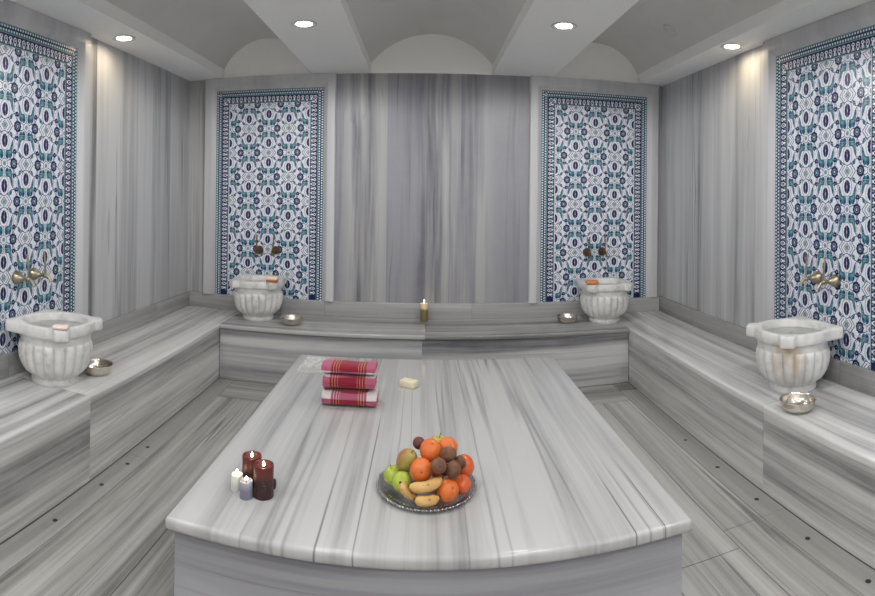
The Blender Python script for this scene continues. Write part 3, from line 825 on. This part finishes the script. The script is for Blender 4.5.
M['fringe'] = plain('pink_white_fringe', srgb(222, 190, 198), rough=0.9)
H1, H2, H3 = .038, .034, .0265
TX, TY = -0.346, 2.705
towel('folded red checked towel on the platform, bottom of the stack', (TX, TY, ZP), .264, .076, H1, towel_mat('towel_cloth_bottom', .038, .066, 0.0), 1)
towel('folded red checked towel on the platform, middle of the stack', (TX - .004, TY + .008, ZP + 2 * H1 + .003), .252, .070, H2, towel_mat('towel_cloth_middle', .057, .064, 0.006), 4, 0.02)
towel('folded red checked towel on the platform, top of the stack', (TX - .006, TY + .004, ZP + 2 * H1 + 2 * H2 + .006), .262, .062, H3, towel_mat('towel_cloth_top', -.01, .016, -0.004), 9, -0.02)

# pale retouching ghost at the platform's far corner, made up as sheer sheets
b = NB(); nx, ny = 24, 30
def cloth(z0, x0, x1, y0, y1, sd):
    g = [[b.verts.new((x0 + (x1 - x0) * i / nx + .006 * math.sin(j * .5 + sd), y0 + (y1 - y0) * j / ny + .012 * math.sin(i * .35 + sd),
                       z0 + .0010 * math.sin(i * .5 + sd) * math.cos(j * .25) + .0008 * math.sin(j * .4 + sd))) for j in range(ny + 1)] for i in range(nx + 1)]
    for i in range(nx):
        for j in range(ny): b.faces.new((g[i][j], g[i + 1][j], g[i + 1][j + 1], g[i][j + 1]))
cloth(ZP + .003, -.715, -.575, 3.10, 3.42, 0.3); cloth(ZP + .008, -.705, -.570, 3.14, 3.40, 1.7); cloth(ZP + .013, -.700, -.575, 3.17, 3.38, 3.0)
single('ghost_patch', 'pale ghost patch at the platform corner behind the towels, made up as sheer sheets', 'cloth', b, M['sheer'], (-.64, 3.26, ZP), rotz=None, smooth=60)

# ------------------------------------------------------------------ fruit tray
TCX, TCY = 0.020, 1.940
t = thing('fruit_tray', 'round engraved metal tray with beaded rim under the fruit', 'tray', (TCX, TCY, ZP))
b = NB()
lathe(b, [(0, 0.0), (.128, 0.0), (.134, .0015), (.150, .008), (.170, .0125), (.1725, .014), (.170, .016), (.150, .0115), (.134, .006), (.126, .0045), (0, .0045)], 96)
obj('dish', b, M['tray'], t, smooth=60, world=False)
b = NB()
for k in range(84):
    a = 2 * PI * k / 84; sphere(b, Vector((.1705 * math.cos(a), .1705 * math.sin(a), .0150)), .0042, seg=8)
for k in range(60):
    a = 2 * PI * k / 60; sphere(b, Vector((.145 * math.cos(a), .145 * math.sin(a), .0105)), .0028, seg=6)
obj('beaded_rim', b, M['tray'], t, smooth=60, world=False)

# ------------------------------------------------------------------ fruit
gf = 'fruit on the metal tray'
def tilt(o, rx, ry, rz=0.0): o.rotation_euler = (rx, ry, rz); return o
def round_fruit(name, label, cat, c, r, mat, tl=(0, 0, 0), squash=0.94, dimple=0.06, calyx=None, stem=False, group=gf):
    t = thing(name, label, cat, c, group=group)
    b = NB(); pr = []
    for i in range(25):
        a = PI * i / 24; rr = r * math.sin(a); z = -r * squash * math.cos(a)
        d = dimple * r * math.exp(-(rr / (r * .22)) ** 2)
        pr.append((rr if 0 < i < 24 else 0.0, z - d if z > 0 else z + d))
    lathe(b, pr, 32, mod=lambda th, i: 1 + .012 * math.sin(3 * th + r * 900) + .006 * math.sin(10 * th))
    obj('skin', b, mat, t, smooth=80, world=False)
    zt = r * squash - dimple * r
    if calyx:
        b = NB(); lathe(b, [(0, zt + .0015), (r * .07, zt + .0012), (r * .12, zt - .0006)], 10, mod=lambda th, i: 1 + .25 * math.cos(5 * th)); obj('calyx', b, calyx, t, world=False)
    if stem:
        b = NB(); tube(b, [(0, 0, zt - .003), (.001, 0, zt + .008), (.003, .001, zt + .018)], [.0012, .0011, .0015], 8); obj('stem', b, M['stem'], t, world=False)
    t.rotation_euler = tl; return t
C = M['calyx']
round_fruit('orange', 'orange near the top of the fruit pile, beside the small dark plum', 'orange', (.0322, 1.9069, .5367), .0375, M['orange'], (.5, .2, 0), calyx=C)
round_fruit('orange', 'orange near the top of the fruit pile, behind the uppermost kiwi', 'orange', (.0927, 1.9474, .5263), .0355, M['orange'], (.9, .1, .3), calyx=C)
round_fruit('orange', 'orange at the middle front of the fruit pile, above the bananas', 'orange', (.0009, 1.8521, .4953), .0375, M['orange'], (1.35, .15, 0), calyx=C)
round_fruit('orange', 'orange at the lowest front edge of the tray, beside the bananas', 'orange', (.0882, 1.8208, .4450), .0365, M['orange'], (.9, .5, .2), squash=1.0, calyx=C)
round_fruit('persimmon', 'smooth orange persimmon at the tray edge, beneath the four kiwis', 'persimmon', (.1469, 1.9282, .4705), .0375, M['persimmon'], (.4, .7, 0), squash=1.0, calyx=C)
round_fruit('persimmon', 'smooth orange persimmon low on the tray, behind the front orange', 'persimmon', (.138, 1.8667, .4400), .031, M['persimmon'], (.6, -.4, 0), calyx=C)
round_fruit('apple', 'green apple at the outer edge of the fruit tray', 'apple', (-.0936, 1.9222, .4401), .034, M['apple'], (.3, -.3, 0), squash=.95, dimple=.16, stem=True)
round_fruit('apple', 'green apple at the front of the tray, beside the upright banana', 'apple', (-.0623, 1.862, .4497), .034, M['apple'], (.5, .2, 0), squash=.92, dimple=.16, stem=False)
round_fruit('apple', 'yellow apple with a dark stem behind the top oranges', 'apple', (.0634, 2.0266, .500), .036, M['apple_yellow'], (0, .1, 0), squash=.9, dimple=.14, stem=True)
round_fruit('plum', 'small dark round plum at the top of the fruit pile', 'plum', (-.0083, 1.9753, .530), .0215, M['plum'], (0, 0, 0), squash=.98, dimple=.04)
round_fruit('orange', 'orange inside the fruit heap, mostly hidden by the middle orange and kiwis', 'orange', (.0560, 1.968, .4500), .0370, M['orange'], (.3, .2, 0))
round_fruit('plum', 'small dark filler plum added in the gap beneath the kiwis', 'plum', (.0790, 1.8720, .4870), .0200, M['plum'], (0, 0, 0), squash=.98, dimple=.04)  # this and the next: filler fruit added to darken gaps in the heap
round_fruit('plum', 'small dark filler plum added under the middle orange, behind the bananas', 'plum', (-.0180, 1.8600, .4330), .0210, M['plum'], (0, 0, 0), squash=.98, dimple=.04)
# pear
t = thing('pear', 'yellow green pear with a brown blush above the green apples', 'pear', (-.0464, 1.9104, .500), group=gf)
b = NB(); lathe(b, [(0, -.041), (.012, -.0405), (.0245, -.035), (.0335, -.022), (.0360, -.006), (.0345, .010), (.029, .024), (.0225, .034), (.015, .041), (.007, .0445), (0, .0435)], 32); obj('skin', b, M['pear'], t, smooth=80, world=False)
b = NB(); tube(b, [(0, 0, .042), (.001, 0, .050), (.004, .001, .058)], [.0014, .0012, .0016], 8); obj('stem', b, M['stem'], t, world=False)
t.rotation_euler = (.55, .35, 0)
# kiwis
def kiwi(label, c, a, l, rot):
    t = thing('kiwi', label, 'kiwi', c, group=gf)
    b = NB(); sphere(b, Vector((0, 0, 0)), a, a * .96, l, seg=28); obj('skin', b, M['kiwi'], t, smooth=80, world=False)
    b = NB(); lathe(b, [(0, l + .0012), (a * .10, l + .0008), (a * .16, l - .0008)], 10); obj('tip', b, M['stem'], t, world=False)
    t.rotation_euler = rot
kiwi('brown kiwi, uppermost of the four, in front of the top oranges', (.0912, 1.8761, .5354), .0255, .0290, (0.3, 1.2, 0))
kiwi('brown kiwi beside the middle orange', (.0582, 1.8086, .5306), .0250, .0270, (1.2, 0.3, 0))
kiwi('brown kiwi lying lowest of the four, above the front orange', (.1061, 1.8275, .5085), .0240, .0300, (.2, .3, 0))
kiwi('brown kiwi mostly hidden behind the other three', (.1332, 1.8813, .5061), .0190, .0250, (.3, -.4, 0))
# bananas
def banana(label, c, L, r, bend, rot):
    t = thing('banana', label, 'banana', c, group=gf)
    N = 18; pts = []; rd = []
    for i in range(N + 1):
        s = i / N; a = (s - .5) * bend; R_ = L / bend
        pts.append((R_ * math.sin(a), 0, R_ * (1 - math.cos(a)) - r * .3))
        q = min(s, 1 - s) * 2
        rd.append(r * (0.32 + 0.68 * min(1, q * 2.6) ** .6) if s < .8 else r * (0.25 + .75 * min(1, q * 2.4) ** .75))
    b = NB(); tube(b, pts, rd, 12)
    obj('peel', b, M['banana'], t, smooth=40, world=False)
    for e, nm in ((0, 'blossom_end'), (N, 'stalk_end')):
        p, q = Vector(pts[e]), Vector(pts[1 if e == 0 else N - 1]); d = (p - q).normalized()
        b = NB(); tube(b, [p - d * .002, p + d * (.004 if e == 0 else .009)], [rd[e] * 1.02, rd[e] * .75], 10); obj(nm, b, M['stem'], t, world=False)
    t.rotation_euler = rot
banana('short banana lying across the fruit, beneath the middle orange', (.0180, 1.8010, .4720), .112, .0175, 1.0, (-.25, -.22, 0.05))
banana('short banana lying lowest at the front edge of the tray', (.0211, 1.7886, .4320), .080, .0160, .9, (-.2, -.05, .1))
banana('short banana standing against the front green apple with its dark tip up', (-.040, 1.8156, .4420), .082, .0150, .9, (-.25, .75, .25))

# ------------------------------------------------------------------ ceiling lamps
def lamp(label, x, y, group, power, color=(1.0, 0.993, 0.984), kind='SPOT'):
    t = thing('ceiling_downlight', label, 'ceiling light', (x, y, ZC), group=group)
    b = NB(); lathe(b, [(.057, 0.0), (.075, 0.0), (.076, -.003), (.072, -.0065), (.060, -.0065), (.057, -.003)], 40)
    r = b
    # close the ring
    obj('trim_ring', r, M['white_plastic'], t, world=False, smooth=50)
    b = NB(); lathe(b, [(0, -.0035), (.040, -.0035), (.0575, -.0025), (.0575, -.0005), (0, -.0005)], 40); obj('lens', b, M['lamp'], t, world=False)
    L = bpy.data.lights.new('downlight_lamp', kind); L.energy = power; L.color = color
    if kind == 'AREA': L.shape = 'DISK'; L.size = 0.10; L.spread = math.radians(165)
    else: L.shadow_soft_size = 0.05; L.spot_size = PI; L.spot_blend = 0.25
    o = bpy.data.objects.new('lamp_light', L); COL.objects.link(o); o.parent = t; o.location = (0, 0, -0.010 if kind == 'AREA' else -0.012)
    return t
gl = 'recessed ceiling downlights'
SIDE, MIDP = 0.8, 24.5
lamp('recessed downlight in the soffit over the basin with pale pink soap', -1.858, 3.099, gl, SIDE, (1.0, 0.76, 0.46), 'AREA')
lamp('recessed downlight in the soffit over the basin with no soap', 1.912, 3.113, gl, SIDE, (1.0, 0.76, 0.46), 'AREA')
lamp('recessed downlight in the ceiling beam on the towel side', -0.705, 3.187, gl, MIDP)
lamp('recessed downlight in the ceiling beam on the vent side', 0.799, 3.146, gl, MIDP)
gl2 = 'added unseen ceiling downlights'
for y in (1.15, -0.75):  # unseen rows of downlights added as fill light
    for x in (-1.862, -0.69, 0.80, 1.935):
        lamp('added unseen ceiling downlight, filling the room with light', x, y, gl2, 26.5)

# round vent on the vault
def vault_point(x):
    pts = arc(B2R, SR, ZS2, 2.73, 200); return min(pts, key=lambda p: abs(p[0] - x))[1]
vx = 1.715; vz = vault_point(vx); dz = (vault_point(vx + .01) - vault_point(vx - .01)) / .02
ang = math.atan(dz)
t = thing('round_vent', 'small round vent set in the curved ceiling vault', 'vent', (vx, 3.66, vz))
b = NB(); lathe(b, [(.038, 0.002), (.056, 0.002), (.057, -.004), (.053, -.010), (.042, -.011), (.038, -.006)], 36); obj('ring', b, M['white_plastic'], t, world=False, smooth=50)
b = NB(); lathe(b, [(0, -.010), (.022, -.009), (.026, -.006), (.026, -.003), (0, -.003)], 30); obj('cap', b, M['white_plastic'], t, world=False)
b = NB(); lathe(b, [(0, -.002), (.041, -.002), (.041, .002), (0, .002)], 30); obj('gap', b, M['dark_hole'], t, world=False)
t.rotation_euler = (0, -ang, 0)

# ------------------------------------------------------------------ world, camera, view
w = bpy.data.worlds.new('World'); scene.world = w; w.use_nodes = True
w.node_tree.nodes['Background'].inputs[0].default_value = (0.5, 0.5, 0.5, 1); w.node_tree.nodes['Background'].inputs[1].default_value = 0.3

FPX, Y0 = 558.14, 194.66                      # cylindrical panorama: pixels per radian, horizon row
cam = bpy.data.cameras.new('camera'); co = bpy.data.objects.new('camera', cam); COL.objects.link(co)
cam.type = 'PANO'; cam.panorama_type = 'CENTRAL_CYLINDRICAL'
cam.central_cylindrical_range_u_min = -437.5 / FPX; cam.central_cylindrical_range_u_max = 437.5 / FPX
cam.central_cylindrical_range_v_min = -(596 - Y0) / FPX; cam.central_cylindrical_range_v_max = Y0 / FPX
cam.central_cylindrical_radius = 1.0
cam.clip_start = 0.02; cam.clip_end = 50
yaw, pitch, roll = -0.0247, 0.0041, -0.0104
Rm = Matrix.Rotation(yaw, 4, 'Z') @ Matrix.Rotation(pitch, 4, 'X') @ Matrix.Rotation(roll, 4, 'Y') @ Matrix.Rotation(PI / 2, 4, 'X')
co.matrix_world = Matrix.Translation((0, 0, 1.40)) @ Rm
scene.camera = co
vs = scene.view_settings
vs.view_transform = 'Standard'; vs.look = 'None'; vs.gamma = 1.0; vs.use_curve_mapping = False; vs.exposure = 0.80
scene.cycles.max_bounces = 12; scene.cycles.diffuse_bounces = 8; scene.cycles.transmission_bounces = 8
